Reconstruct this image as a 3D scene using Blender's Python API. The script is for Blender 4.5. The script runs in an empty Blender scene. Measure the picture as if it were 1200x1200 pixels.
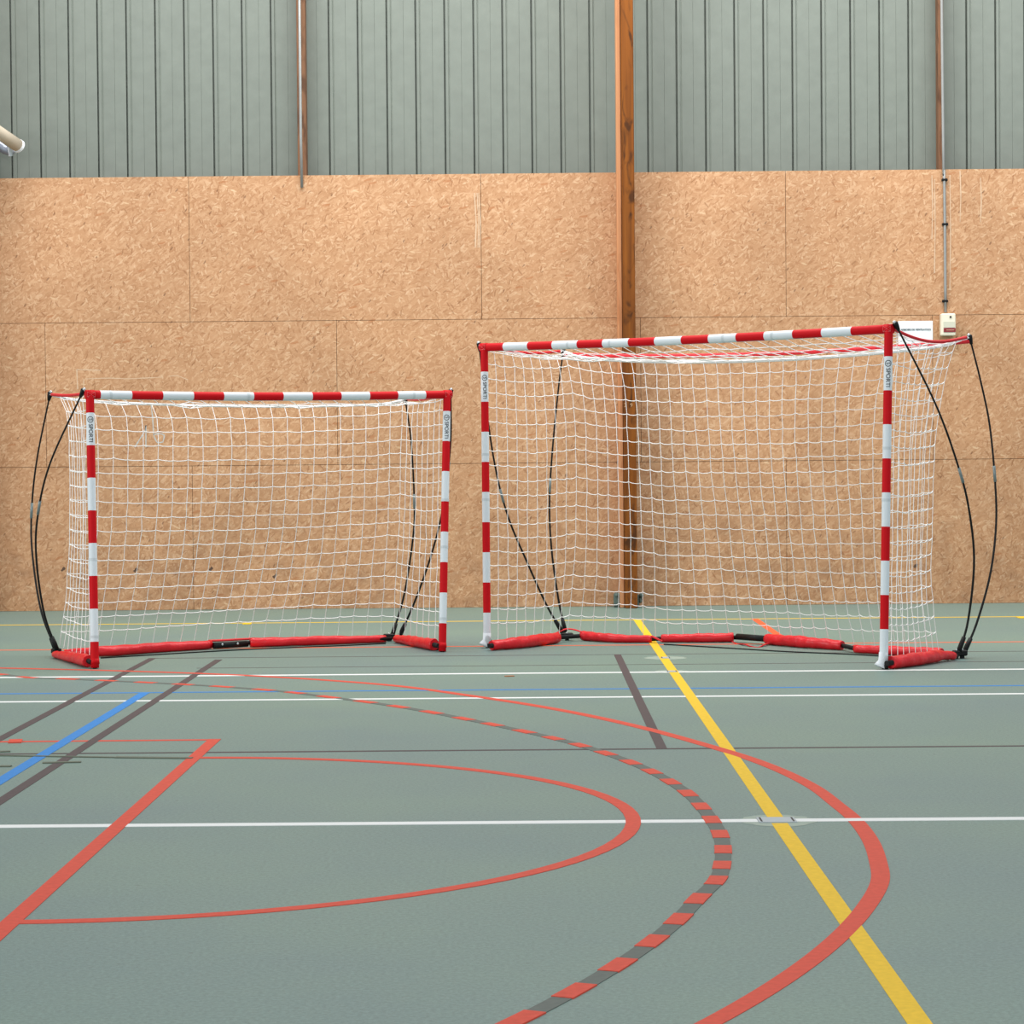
import bpy, math, random
from mathutils import Vector, Matrix
import numpy as np
R_=random.Random(7)
C=bpy.context.scene.collection
# ---------------------------------------------------------------- camera (solved from the court markings and goal sizes)
F=2761.44; H0=1.23786; PITCH=-0.02172; ROLL=-0.00871; YAW=-0.00596
cy_,sy_=math.cos(YAW),math.sin(YAW); cp_,sp_=math.cos(PITCH),math.sin(PITCH)
FW=Vector((sy_*cp_,cy_*cp_,sp_)); R0=Vector((cy_,-sy_,0)); U0=R0.cross(FW)
RT=math.cos(ROLL)*R0+math.sin(ROLL)*U0; UP=-math.sin(ROLL)*R0+math.cos(ROLL)*U0
CAM=Vector((0,0,H0))
cd=bpy.data.cameras.new('camera'); cam=bpy.data.objects.new('camera',cd); C.objects.link(cam)
m=Matrix((RT,UP,-FW)).transposed().to_4x4(); m.translation=CAM; cam.matrix_world=m
cd.sensor_width=36; cd.lens=36*F/1200; cd.clip_end=200
bpy.context.scene.camera=cam
def ray(px,py): return FW+RT*((px-600)/F)-UP*((py-600)/F)
def at(px,py,Y):                      # point of the place seen at a measured spot, at distance Y
    d=ray(px,py); return CAM+d*(Y/d.y)
def gd(px,py,z=0.0):                  # point on the ground
    d=ray(px,py); return CAM+d*((z-H0)/d.z)
# ---------------------------------------------------------------- object helpers
def link(name,me,parent=None,mats=()):
    o=bpy.data.objects.new(name,me); C.objects.link(o)
    for mm in mats: me.materials.append(mm)
    if parent: o.parent=parent; o.matrix_parent_inverse=Matrix.Identity(4); 
    if parent:
        off=-WORLD.get(parent.name,Vector((0,0,0)))
        if off.length>0 and not WORLD.get('_keep'): me.transform(Matrix.Translation(off))
        WORLD[o.name]=WORLD.get(parent.name,Vector((0,0,0)))
    return o
WORLD={}
def mesh(name,v,f,mats,parent=None,mi=None,smooth=False):
    me=bpy.data.meshes.new(name); me.from_pydata([tuple(a) for a in v],[],f)
    if mi is not None: me.polygons.foreach_set('material_index',mi)
    if smooth: me.polygons.foreach_set('use_smooth',[len(q)<=4 for q in f])
    me.update()
    return link(name,me,parent,mats if isinstance(mats,(list,tuple)) else [mats])
def empty(name,loc):
    o=bpy.data.objects.new(name,None); C.objects.link(o); o.location=loc; o.empty_display_size=.2
    WORLD[o.name]=Vector(loc); return o
def tag(o,label=None,cat=None,group=None,kind=None):
    if label: o['label']=label
    if cat: o['category']=cat
    if group: o['group']=group
    if kind: o['kind']=kind
    return o
class MB:
    def __init__(s): s.v=[];s.f=[];s.mi=[]
    def add(s,v,f,mi=0):
        b=len(s.v); s.v+=[Vector(a) for a in v]; s.f+=[tuple(i+b for i in q) for q in f]; s.mi+=[mi]*len(f)
    def box(s,c,sz,rot=None,mi=0,bev=0):
        c=Vector(c); x,y,z=[a/2 for a in sz]
        if bev:
            b=bev; rings=[]
            for zz,ins in ((-z,b),(-z+b,0),(z-b,0),(z,b)):
                X,Y=x-ins,y-ins
                rings.append([(-X+b*.0,-Y,zz),(X,-Y,zz),(X,Y,zz),(-X,Y,zz)])
            # chamfered in plan too
            pts=[];n=8
            for zz,ins in ((-z,b),(-z+b,0),(z-b,0),(z,b)):
                X,Y=x-ins,y-ins; k=b
                pts+=[(-X+k,-Y,zz),(X-k,-Y,zz),(X,-Y+k,zz),(X,Y-k,zz),(X-k,Y,zz),(-X+k,Y,zz),(-X,Y-k,zz),(-X,-Y+k,zz)]
            f=[tuple(range(7,-1,-1)),tuple(range(24,32))]
            for r in range(3):
                for i in range(8): j=(i+1)%8; f.append((r*8+i,r*8+j,(r+1)*8+j,(r+1)*8+i))
            v=pts
        else:
            v=[(-x,-y,-z),(x,-y,-z),(x,y,-z),(-x,y,-z),(-x,-y,z),(x,-y,z),(x,y,z),(-x,y,z)]
            f=[(3,2,1,0),(4,5,6,7),(0,1,5,4),(1,2,6,5),(2,3,7,6),(3,0,4,7)]
        v=[Vector(a) for a in v]
        if rot is not None: v=[rot@a for a in v]
        s.add([a+c for a in v],f,mi)
    def tube(s,path,rad,n=8,mi=0,cap=True,flat=1.0,matf=None,fold=None):
        path=[Vector(p) for p in path]; N=len(path)
        rs=rad if isinstance(rad,(list,tuple)) else [rad]*N
        v=[];up=None
        for i,p in enumerate(path):
            t=(path[min(i+1,N-1)]-path[max(i-1,0)]).normalized()
            if up is None: up=Vector((0,0,1)) if abs(t.z)<.9 else Vector((0,1,0))
            a=(up-t*up.dot(t)).normalized(); up=a; b=t.cross(a)
            for k in range(n):
                w=2*math.pi*k/n; r=rs[i]
                if fold: r*=fold(i,k,w)
                v.append(p+a*(math.cos(w)*r*flat)+b*(math.sin(w)*r))
        f=[];base=len(s.v);mis=[]
        for i in range(N-1):
            for k in range(n):
                j=(k+1)%n; f.append((i*n+k,i*n+j,(i+1)*n+j,(i+1)*n+k)); mis.append(matf(i) if matf else mi)
        if cap:
            f.append(tuple(range(n-1,-1,-1))); mis.append(matf(0) if matf else mi)
            f.append(tuple((N-1)*n+k for k in range(n))); mis.append(matf(N-2) if matf else mi)
        s.v+=v; s.f+=[tuple(q+base for q in ff) for ff in f]; s.mi+=mis
    def ball(s,c,r,n=10,mi=0,sc=(1,1,1)):
        c=Vector(c);v=[];f=[];m_=n//2
        v.append(c+Vector((0,0,r*sc[2])))
        for i in range(1,m_):
            th=math.pi*i/m_
            for k in range(n):
                ph=2*math.pi*k/n; v.append(c+Vector((r*math.sin(th)*math.cos(ph)*sc[0],r*math.sin(th)*math.sin(ph)*sc[1],r*math.cos(th)*sc[2])))
        v.append(c-Vector((0,0,r*sc[2])))
        for k in range(n): f.append((0,1+k,1+(k+1)%n))
        for i in range(m_-2):
            for k in range(n): a=1+i*n+k;b=1+i*n+(k+1)%n; f.append((a,a+n,b+n,b))
        L=len(v)-1; o=1+(m_-2)*n
        for k in range(n): f.append((o+k,L,o+(k+1)%n))
        s.add(v,f,mi)
    def build(s,name,mats,parent=None,smooth=False):
        return mesh(name,s.v,s.f,mats,parent,s.mi,smooth)
def smoothpath(pts,n):                # Catmull-Rom through the points
    P=[Vector(p) for p in pts]; P=[2*P[0]-P[1]]+P+[2*P[-1]-P[-2]]; out=[]
    for i in range(1,len(P)-2):
        a,b,c,d=P[i-1:i+3]
        for k in range(n):
            t=k/n; out.append(.5*((2*b)+(c-a)*t+(2*a-5*b+4*c-d)*t*t+(3*b-a-3*c+d)*t**3))
    out.append(P[-2]); return out
def resample(path,n):
    path=[Vector(p) for p in path]; L=[0]
    for a,b in zip(path,path[1:]): L.append(L[-1]+(b-a).length)
    out=[];j=0
    for i in range(n+1):
        t=L[-1]*i/n
        while j<len(L)-2 and L[j+1]<t: j+=1
        u=(t-L[j])/max(L[j+1]-L[j],1e-9); out.append(path[j].lerp(path[j+1],min(max(u,0),1)))
    return out
# ---------------------------------------------------------------- materials
def srgb(r,g,b):
    f=lambda c:(c/255/12.92 if c/255<=.04045 else ((c/255+.055)/1.055)**2.4)
    return (f(r),f(g),f(b),1)
def nt(name,rough=.6,col=(128,128,128),metal=0,spec=.5):
    m=bpy.data.materials.new(name); m.use_nodes=True; t=m.node_tree
    b=t.nodes['Principled BSDF']; b.inputs['Base Color'].default_value=srgb(*col); b.inputs['Roughness'].default_value=rough
    b.inputs['Metallic'].default_value=metal; b.inputs['Specular IOR Level'].default_value=spec
    return m,t,b
def N(t,ty,**k):
    n=t.nodes.new(ty)
    for a,v in k.items():
        if a in n.inputs.keys(): n.inputs[a].default_value=v
        else: setattr(n,a,v)
    return n
def simple(name,col,rough=.6,metal=0,spec=.5,var=.06,scale=30,bump=0,stretch=(1,1,1)):
    m,t,b=nt(name,rough,col,metal,spec)
    tc=N(t,'ShaderNodeTexCoord'); mp=N(t,'ShaderNodeMapping'); mp.inputs['Scale'].default_value=stretch
    no=N(t,'ShaderNodeTexNoise',Scale=scale,Detail=4.0)
    t.links.new(tc.outputs['Object'],mp.inputs['Vector']); t.links.new(mp.outputs[0],no.inputs['Vector'])
    mr=N(t,'ShaderNodeMapRange'); mr.inputs['To Min'].default_value=1-var*2; mr.inputs['To Max'].default_value=1+var*2
    t.links.new(no.outputs[0],mr.inputs[0])
    mx=N(t,'ShaderNodeVectorMath',operation='SCALE'); mx.inputs[0].default_value=srgb(*col)[:3]
    t.links.new(mr.outputs[0],mx.inputs['Scale']); t.links.new(mx.outputs[0],b.inputs['Base Color'])
    if bump:
        bp=N(t,'ShaderNodeBump',Strength=bump,Distance=.01); t.links.new(no.outputs[0],bp.inputs['Height']); t.links.new(bp.outputs[0],b.inputs['Normal'])
    return m
M={}
M['red']=simple('red_fabric',(220,10,28),.38,spec=.5,var=.1,scale=22,bump=.6)
M['redpost']=simple('red_post_cover',(205,0,16),.6,spec=.2,var=.03,scale=40)
M['white']=simple('white_post_cover',(226,232,236),.5,spec=.4,var=.01,scale=25)
M['patch']=simple('grey_velcro',(208,215,218),.8,var=.02)
M['ink']=simple('black_ink',(14,18,22),.6,var=0)
M['net']=simple('white_net_cord',(252,250,248),.8,var=.02)
M['rope']=simple('white_edge_rope',(244,243,242),.7,var=.02,scale=90)
M['strap']=simple('red_webbing',(214,14,30),.6,var=.06,scale=80)
M['redrope']=simple('red_cord',(232,40,52),.7,var=.06,scale=80)
M['black']=simple('black_fibreglass',(8,9,9),.45,spec=.3,var=.05)
M['plastic']=simple('black_plastic',(9,10,10),.55,spec=.3,var=.05)
M['steel']=simple('bright_steel',(200,206,208),.3,metal=.9,var=.02)
M['ferrule']=simple('grey_ferrule',(128,140,140),.45,metal=.3,var=.04)
M['stitch']=simple('pale_stitching',(228,120,120),.8,var=0)
M['clad']=simple('grey_green_sheet_metal',(117,124,116),.55,spec=.4,var=.06,scale=9,bump=.25)
M['cladside']=simple('sheet_metal_lap',(120,127,121),.6,var=.05,scale=9)
M['paper']=simple('white_paper',(238,242,246),.7,var=.01)
M['cream']=simple('cream_plastic',(232,226,204),.5,var=.01)
M['creamdark']=simple('beige_plastic',(204,204,184),.5,var=.01)
M['maroon']=simple('maroon_label',(130,26,34),.5,var=.04)
M['conduit']=simple('grey_conduit',(150,152,150),.45,metal=.2,var=.05)
M['galv']=simple('galvanised_bracket',(92,110,104),.6,metal=.2,var=.15,scale=40)
M['chalk']=simple('pale_chalk',(208,178,148),.95,var=.08,scale=60)
M['chalkb']=simple('pale_blue_chalk',(186,188,184),.95,var=.1,scale=60)
M['duct']=simple('cream_tube',(205,192,172),.45,var=.05,scale=10)
M['ductgrey']=simple('grey_tube',(150,156,170),.35,metal=.3,var=.1,scale=14)
M['plate']=simple('grey_socket_plate',(168,178,182),.5,var=.04)
M['halo']=simple('worn_resin_patch',(150,164,150),.7,var=.05)
def line(name,c,var=.09): return simple(name,c,.65,spec=.12,var=var,scale=45)
M['lw']=line('white_line_paint',(232,233,230),.03); M['lr']=line('red_line_paint',(212,84,66)); M['ly']=line('yellow_line_paint',(232,190,52),.08)
M['lb']=line('blue_line_paint',(62,132,200)); M['lk']=line('brown_line_paint',(88,78,78),.12); M['lo']=line('orange_line_paint',(232,100,62))
M['lg']=line('erased_grey_line',(104,110,104)); M['rust']=line('rust_scuff',(176,120,84)); M['stain']=line('brown_scuff',(108,114,100))
# OSB
def osb():
    m,t,b=nt('oriented_strand_board',.62,spec=.3); L=t.links.new
    tc=N(t,'ShaderNodeTexCoord'); sx=N(t,'ShaderNodeSeparateXYZ'); L(tc.outputs['Object'],sx.inputs[0])
    cb=N(t,'ShaderNodeCombineXYZ'); L(sx.outputs['X'],cb.inputs[0]); L(sx.outputs['Z'],cb.inputs[1])
    wn=N(t,'ShaderNodeTexNoise',Scale=9.0,Detail=3.0); L(cb.outputs[0],wn.inputs['Vector'])
    sub=N(t,'ShaderNodeVectorMath',operation='SUBTRACT'); sub.inputs[1].default_value=(.5,.5,.5); L(wn.outputs['Color'],sub.inputs[0])
    sc=N(t,'ShaderNodeVectorMath',operation='SCALE'); sc.inputs['Scale'].default_value=.035; L(sub.outputs[0],sc.inputs[0])
    ad=N(t,'ShaderNodeVectorMath',operation='ADD'); L(cb.outputs[0],ad.inputs[0]); L(sc.outputs[0],ad.inputs[1])
    val=None;hgt=None
    for k,(ang,s1,s2,off) in enumerate(((-.5,20,62,0),(.55,17,54,3.3),(-1.2,22,64,7.7),(.05,15,66,11.1),(1.3,19,56,5.2),(-.7,15,58,9.9))):
        mp=N(t,'ShaderNodeMapping',vector_type='POINT'); mp.inputs['Rotation'].default_value=(0,0,ang); mp.inputs['Location'].default_value=(off,off*.7,0)
        L(ad.outputs[0],mp.inputs[0])
        m2=N(t,'ShaderNodeMapping'); m2.inputs['Scale'].default_value=(s1,s2,1); L(mp.outputs[0],m2.inputs[0])
        vo=N(t,'ShaderNodeTexVoronoi',Scale=1.0,voronoi_dimensions='2D'); L(m2.outputs[0],vo.inputs['Vector'])
        s=N(t,'ShaderNodeSeparateColor'); L(vo.outputs['Color'],s.inputs[0])
        # fibre inside flake
        m3=N(t,'ShaderNodeMapping'); m3.inputs['Scale'].default_value=(20,170,1); L(mp.outputs[0],m3.inputs[0])
        fn=N(t,'ShaderNodeTexNoise',Scale=1.0,Detail=2.0,noise_dimensions='2D'); L(m3.outputs[0],fn.inputs['Vector'])
        mm=N(t,'ShaderNodeMath',operation='MULTIPLY_ADD'); L(fn.outputs[0],mm.inputs[0]); mm.inputs[1].default_value=.3; 
        # edge shade of flake
        L(s.outputs['Red'],mm.inputs[2])
        if val is None: val=mm.outputs[0]
        else:
            gt=N(t,'ShaderNodeMath',operation='GREATER_THAN'); L(s.outputs['Green'],gt.inputs[0]); gt.inputs[1].default_value=.58
            dd=N(t,'ShaderNodeMath',operation='LESS_THAN'); L(vo.outputs['Distance'],dd.inputs[0]); dd.inputs[1].default_value=.42
            g2=N(t,'ShaderNodeMath',operation='MULTIPLY'); L(gt.outputs[0],g2.inputs[0]); L(dd.outputs[0],g2.inputs[1])
            mx=N(t,'ShaderNodeMix'); L(g2.outputs[0],mx.inputs['Factor']); L(val,mx.inputs['A']); L(mm.outputs[0],mx.inputs['B']); val=mx.outputs['Result']
    # sparse dark and light flakes
    cr=N(t,'ShaderNodeValToRGB'); e=cr.color_ramp.elements
    e[0].position=.02; e[0].color=srgb(150,104,68); e[1].position=1.0; e[1].color=srgb(214,180,146)
    for pos,c in ((.1,(172,125,88)),(.3,(185,139,101)),(.6,(192,147,109)),(.85,(203,161,124))):
        x=cr.color_ramp.elements.new(pos); x.color=srgb(*c)
    mr=N(t,'ShaderNodeMapRange'); mr.inputs['From Max'].default_value=1.25; L(val,mr.inputs[0]); L(mr.outputs[0],cr.inputs[0])
    col=cr.outputs[0]
    # isolated dark chips
    for off,ang,thr,dc,s1,s2 in ((21,-.7,.992,(138,94,60),20,70),(33,.3,.991,(222,190,152),16,60),(41,-1.0,.995,(105,72,50),26,70),(51,-.2,.985,(172,112,70),11,40),(61,.9,.985,(150,104,70),14,60),(71,-1.3,.987,(146,98,62),13,70)):
        mp=N(t,'ShaderNodeMapping'); mp.inputs['Rotation'].default_value=(0,0,ang); mp.inputs['Location'].default_value=(off,off,0); L(ad.outputs[0],mp.inputs[0])
        m2=N(t,'ShaderNodeMapping'); m2.inputs['Scale'].default_value=(s1,s2,1); L(mp.outputs[0],m2.inputs[0])
        vo=N(t,'ShaderNodeTexVoronoi',Scale=1.0,voronoi_dimensions='2D'); L(m2.outputs[0],vo.inputs['Vector'])
        s=N(t,'ShaderNodeSeparateColor'); L(vo.outputs['Color'],s.inputs[0])
        gt=N(t,'ShaderNodeMath',operation='GREATER_THAN'); L(s.outputs['Blue'],gt.inputs[0]); gt.inputs[1].default_value=thr
        dd=N(t,'ShaderNodeMath',operation='LESS_THAN'); L(vo.outputs['Distance'],dd.inputs[0]); dd.inputs[1].default_value=.4
        g2=N(t,'ShaderNodeMath',operation='MULTIPLY'); L(gt.outputs[0],g2.inputs[0]); L(dd.outputs[0],g2.inputs[1])
        g3=N(t,'ShaderNodeMath',operation='MULTIPLY'); L(g2.outputs[0],g3.inputs[0]); g3.inputs[1].default_value=.6
        mx=N(t,'ShaderNodeMix',data_type='RGBA'); L(g3.outputs[0],mx.inputs['Factor']); L(col,mx.inputs['A']); mx.inputs['B'].default_value=srgb(*dc); col=mx.outputs['Result']
    # broad tone drift
    n1=N(t,'ShaderNodeTexNoise',Scale=1.1,Detail=3.0); L(cb.outputs[0],n1.inputs['Vector'])
    r1=N(t,'ShaderNodeMapRange'); r1.inputs['From Min'].default_value=.3; r1.inputs['From Max'].default_value=.7; r1.inputs['To Min'].default_value=.90; r1.inputs['To Max'].default_value=1.07; L(n1.outputs[0],r1.inputs[0])
    sc2=N(t,'ShaderNodeVectorMath',operation='SCALE'); L(col,sc2.inputs[0]); L(r1.outputs[0],sc2.inputs['Scale'])
    # patchy grime that also paints in the wall's shade towards its foot
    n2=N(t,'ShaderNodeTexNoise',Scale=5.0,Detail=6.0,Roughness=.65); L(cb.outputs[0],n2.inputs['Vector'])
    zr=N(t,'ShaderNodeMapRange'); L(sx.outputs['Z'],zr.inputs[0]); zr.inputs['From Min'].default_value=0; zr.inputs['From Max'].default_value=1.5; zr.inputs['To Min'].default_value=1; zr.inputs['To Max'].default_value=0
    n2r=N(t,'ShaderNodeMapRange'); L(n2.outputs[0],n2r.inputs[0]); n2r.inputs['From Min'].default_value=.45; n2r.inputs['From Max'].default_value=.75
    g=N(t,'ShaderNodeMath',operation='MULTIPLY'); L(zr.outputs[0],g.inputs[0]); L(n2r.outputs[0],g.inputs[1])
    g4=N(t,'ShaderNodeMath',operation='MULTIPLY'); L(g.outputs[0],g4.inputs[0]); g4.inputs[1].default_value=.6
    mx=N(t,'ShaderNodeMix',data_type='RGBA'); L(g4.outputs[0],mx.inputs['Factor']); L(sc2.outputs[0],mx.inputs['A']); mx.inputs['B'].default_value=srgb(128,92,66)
    L(mx.outputs['Result'],b.inputs['Base Color'])
    bp=N(t,'ShaderNodeBump',Strength=.1,Distance=.004); L(val,bp.inputs['Height']); L(bp.outputs[0],b.inputs['Normal'])
    return m
M['osb']=osb()
def floor_mat():
    m,t,b=nt('green_grey_resin_floor',.5,spec=.3); L=t.links.new
    tc=N(t,'ShaderNodeTexCoord')
    n1=N(t,'ShaderNodeTexNoise',Scale=.55,Detail=5.0,Roughness=.6); L(tc.outputs['Object'],n1.inputs['Vector'])
    cr=N(t,'ShaderNodeValToRGB'); e=cr.color_ramp.elements; e[0].position=.3; e[0].color=srgb(108,131,128); e[1].position=.7; e[1].color=srgb(117,141,128)
    L(n1.outputs[0],cr.inputs[0])
    n2=N(t,'ShaderNodeTexNoise',Scale=80.0,Detail=5.0,Roughness=.75); L(tc.outputs['Object'],n2.inputs['Vector'])
    r2=N(t,'ShaderNodeMapRange'); r2.inputs['From Min'].default_value=.25; r2.inputs['From Max'].default_value=.75; r2.inputs['To Min'].default_value=.68; r2.inputs['To Max'].default_value=1.28; L(n2.outputs[0],r2.inputs[0])
    s=N(t,'ShaderNodeVectorMath',operation='SCALE'); L(cr.outputs[0],s.inputs[0]); L(r2.outputs[0],s.inputs['Scale'])
    n3=N(t,'ShaderNodeTexVoronoi',Scale=7.0); L(tc.outputs['Object'],n3.inputs['Vector'])
    lt=N(t,'ShaderNodeMath',operation='LESS_THAN'); L(n3.outputs['Distance'],lt.inputs[0]); lt.inputs[1].default_value=.045
    mx=N(t,'ShaderNodeMix',data_type='RGBA'); 
    sc=N(t,'ShaderNodeSeparateColor'); L(n3.outputs['Color'],sc.inputs[0]); g=N(t,'ShaderNodeMath',operation='GREATER_THAN'); L(sc.outputs[0],g.inputs[0]); g.inputs[1].default_value=.6
    gg=N(t,'ShaderNodeMath',operation='MULTIPLY'); L(lt.outputs[0],gg.inputs[0]); L(g.outputs[0],gg.inputs[1])
    g5=N(t,'ShaderNodeMath',operation='MULTIPLY'); L(gg.outputs[0],g5.inputs[0]); g5.inputs[1].default_value=.5
    L(g5.outputs[0],mx.inputs['Factor']); L(s.outputs[0],mx.inputs['A']); mx.inputs['B'].default_value=srgb(80,92,88)
    L(mx.outputs['Result'],b.inputs['Base Color'])
    bp=N(t,'ShaderNodeBump',Strength=.35,Distance=.003); L(n2.outputs[0],bp.inputs['Height']); L(bp.outputs[0],b.inputs['Normal'])
    return m
M['floor']=floor_mat()
def wood(name,c1,c2,c3):
    m,t,b=nt(name,.55,spec=.2); L=t.links.new
    tc=N(t,'ShaderNodeTexCoord'); mp=N(t,'ShaderNodeMapping'); mp.inputs['Scale'].default_value=(26,26,1.1); L(tc.outputs['Object'],mp.inputs[0])
    n1=N(t,'ShaderNodeTexNoise',Scale=1.0,Detail=5.0,Distortion=.6); L(mp.outputs[0],n1.inputs['Vector'])
    cr=N(t,'ShaderNodeValToRGB'); e=cr.color_ramp.elements; e[0].position=.3; e[0].color=srgb(*c1); e[1].position=.7; e[1].color=srgb(*c2); L(n1.outputs[0],cr.inputs[0])
    m2=N(t,'ShaderNodeMapping'); m2.inputs['Scale'].default_value=(9,9,2.6); L(tc.outputs['Object'],m2.inputs[0])
    vo=N(t,'ShaderNodeTexNoise',Scale=1.0,Detail=3.0,Distortion=1.5); L(m2.outputs[0],vo.inputs['Vector'])
    r=N(t,'ShaderNodeMapRange'); r.inputs['From Min'].default_value=.53; r.inputs['From Max'].default_value=.66; L(vo.outputs[0],r.inputs[0])
    h=N(t,'ShaderNodeMath',operation='MULTIPLY'); L(r.outputs[0],h.inputs[0]); h.inputs[1].default_value=.85
    mx=N(t,'ShaderNodeMix',data_type='RGBA'); L(h.outputs[0],mx.inputs['Factor']); L(cr.outputs[0],mx.inputs['A']); mx.inputs['B'].default_value=srgb(*c3)
    L(mx.outputs['Result'],b.inputs['Base Color']); return m
M['wood']=wood('varnished_timber',(102,54,12),(140,80,22),(60,32,10))
M['woodlit']=wood('lit_timber_side',(204,142,98),(216,156,112),(190,126,84))  # column side facing the window, its light painted in as paler wood
M['wooddark']=wood('dark_timber',(112,80,58),(134,96,70),(84,58,42))
# ---------------------------------------------------------------- the hall
YW=19.913; XL,XR=-9.0,9.0
fl=mesh('floor',[(XL,1.0,0),(XR,1.0,0),(XR,YW+.2,0),(XL,YW+.2,0),(XL,1.0,-.05),(XR,1.0,-.05),(XR,YW+.2,-.05),(XL,YW+.2,-.05)],[(0,1,2,3),(7,6,5,4),(0,4,5,1),(1,5,6,2),(2,6,7,3),(3,7,4,0)],M['floor'])
tag(fl,'grey green resin sports hall floor with painted court lines',kind='structure')
# OSB sheets: one wall, 3 rows, seams as real 3 mm gaps
ROW=[0,1.2185,2.4350,3.6600]
seams=[[-7.75,-5.28,-2.82,-.36,2.2,4.66,7.1],[-6.51,-4.051,-1.587,.978,3.44,5.9],[-7.75,-5.28,-2.822,-.359,2.208,4.67,7.13]]
wb=MB(); g=.0018
for r in range(3):
    xs=[XL]+seams[r]+[XR]
    for a,b in zip(xs,xs[1:]):
        dz=R_.uniform(-.002,.002)
        wb.box(((a+b)/2,YW+.011+dz*.5,(ROW[r]+ROW[r+1])/2),(b-a-2*g,.022,ROW[r+1]-ROW[r]-2*g))
w=wb.build('wall_back',[M['osb']]); tag(w,'back wall of tan particle board sheets in three rows',kind='structure')
bk=MB(); bk.box((0,YW+.05,1.82),(XR-XL,.05,3.64)); tag(bk.build('trim_1',[M['wooddark']]),'dark backing behind the board seams',kind='structure')
# metal cladding above: trays with narrow grooves
cl=MB(); P=.2466; YC=YW+.24; z0,z1=3.3,7.2
prof=[]; x=-4.12-P*20
while x<XR+.2:
    prof+=[(x-.002,0),(x+.001,.03),(x+.012,.03),(x+.017,-.006),(x+.036,-.006),(x+.042,.004),(x+.047,.004),(x+.054,0)]
    prof+=[(x+.148,0),(x+.150,.003),(x+.152,0)]
    x+=P
prof=[p for p in prof if XL<=p[0]<=XR]
v=[];f=[];mi=[]
for i,(px,d) in enumerate(prof): v+=[(px,YC+d,z0),(px,YC+d,z1)]
for i in range(len(prof)-1): f.append((2*i,2*i+2,2*i+3,2*i+1))
me=mesh('wall_upper',v,f,M['clad']); me.modifiers.new('s','SOLIDIFY').thickness=-.002
tag(me,'grey green ribbed metal cladding above the board wall',kind='structure')
# painted court lines, children of the floor
ZL=[.0006]
def strip(name,pts,w,mat,label,n=1,smooth_n=0,par=fl):
    ZL[0]+=.00005; z=ZL[0]
    P_=[Vector((p[0],p[1],0)) for p in pts]
    if smooth_n: P_=smoothpath(P_,smooth_n)
    v=[];f=[]
    for i,p in enumerate(P_):
        t=(P_[min(i+1,len(P_)-1)]-P_[max(i-1,0)]).normalized(); nn=Vector((-t.y,t.x,0))
        a=p+nn*w/2; b=p-nn*w/2
        v+=[(a.x,a.y,z),(b.x,b.y,z),(a.x,a.y,0),(b.x,b.y,0)]
    for i in range(len(P_)-1):
        a=4*i;b=a+4; f+=[(a,a+1,b+1,b),(a,b,b+2,a+2),(a+1,a+3,b+3,b+1)]
    e=4*(len(P_)-1); f+=[(0,2,3,1),(e,e+1,e+3,e+2)]
    o=mesh(name,v,f,mat,par); 
    if label: o['label']=label
    return o
def gpt(l): return [gd(*p) for p in l]
def lat(y,w,m,l,x0=XL,x1=XR): return strip('painted_line',[(x0,y),(x1,y)],w,m,l)
def patch(name,c,rx,ry,mat,label,z=.0008,n=28,jag=.08):
    ZL[0]+=.00005; v=[];r=random.Random(int(c[0]*100))
    for k in range(n):
        w=2*math.pi*k/n; q=1+r.uniform(-jag,jag); v.append((c[0]+rx*q*math.cos(w),c[1]+ry*q*math.sin(w),ZL[0]))
    o=mesh(name,v,[tuple(range(n))],mat,fl); o['label']=label; return o
patch('worn_patch',(.85,8.035),.13,.13,M['halo'],'pale worn ring around the floor socket')
patch('worn_patch',(.86,14.68),.13,.13,M['halo'],'pale worn spot on the yellow line')
patch('worn_patch',(.84,13.73),.1,.1,M['halo'],'pale worn spot at the white line')
strip('painted_line',[(x,14.97+0*x) for x in (-2.4,XR)],.022,M['lk'],'thin dark lateral line nearest the goals')
lat(14.22,.018,M['lk'],'thin dark lateral line in front of the goals',-2.0,XR)
lat(15.73,.045,M['lo'],'thin red lateral line under the goals')
lat(10.062,.036,M['lk'],'dark brown lateral line'); 
strip('painted_line',[(-1.379-.02,10.52),(XL,10.45)],.045,M['lr'],'thin red line at the free throw corner')
lat(18.2,.05,M['ly'],'long thin yellow line near the wall')
lat(12.72,.04,M['lb'],'thin blue lateral line')
lat(13.70,.062,M['lw'],'white lateral line nearest the goals'); lat(12.28,.056,M['lw'],'middle white lateral line'); 
strip('painted_line',[(.851,18.24),(.851,8.11)],.055,M['ly'],'wide yellow line running towards the wall')
strip('painted_line',[(.851,7.975),(.851,1.2)],.055,M['ly'],'yellow line running towards the camera')
strip('painted_line',[(1.76,18.2),(1.76,16.3)],.055,M['lo'],'short orange line behind the right goal')
strip('painted_line',[(.573,14.96),(.573,10.06)],.045,M['lk'],'short dark brown line')
strip('painted_line',[(-1.946,14.82),(-1.946,1.2)],.046,M['lk'],'right dark brown line at the left')
strip('painted_line',[(-2.388,14.97),(-2.388,1.2)],.046,M['lk'],'left dark brown line at the left')
strip('painted_line',[(-2.071,12.72),(-2.071,1.2)],.055,M['lb'],'wide blue line')
outer=[(-60,782.3),(0,783),(150,786.6),(300,792.3),(450,802.5),(550,815.3),(650,831),(745,851),(840,877),(900,897),(950,920.5),(982,944),(1003,962),(1020,985),(1029,1010),(1031,1034)]
pts=[(p.x,p.y) for p in gpt(outer)]; e=pts[-1]; 
oc=(-5.446,8.269); orr=math.hypot(e[0]-oc[0],e[1]-oc[1]); oa=math.atan2(e[1]-oc[1],e[0]-oc[0])
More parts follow.
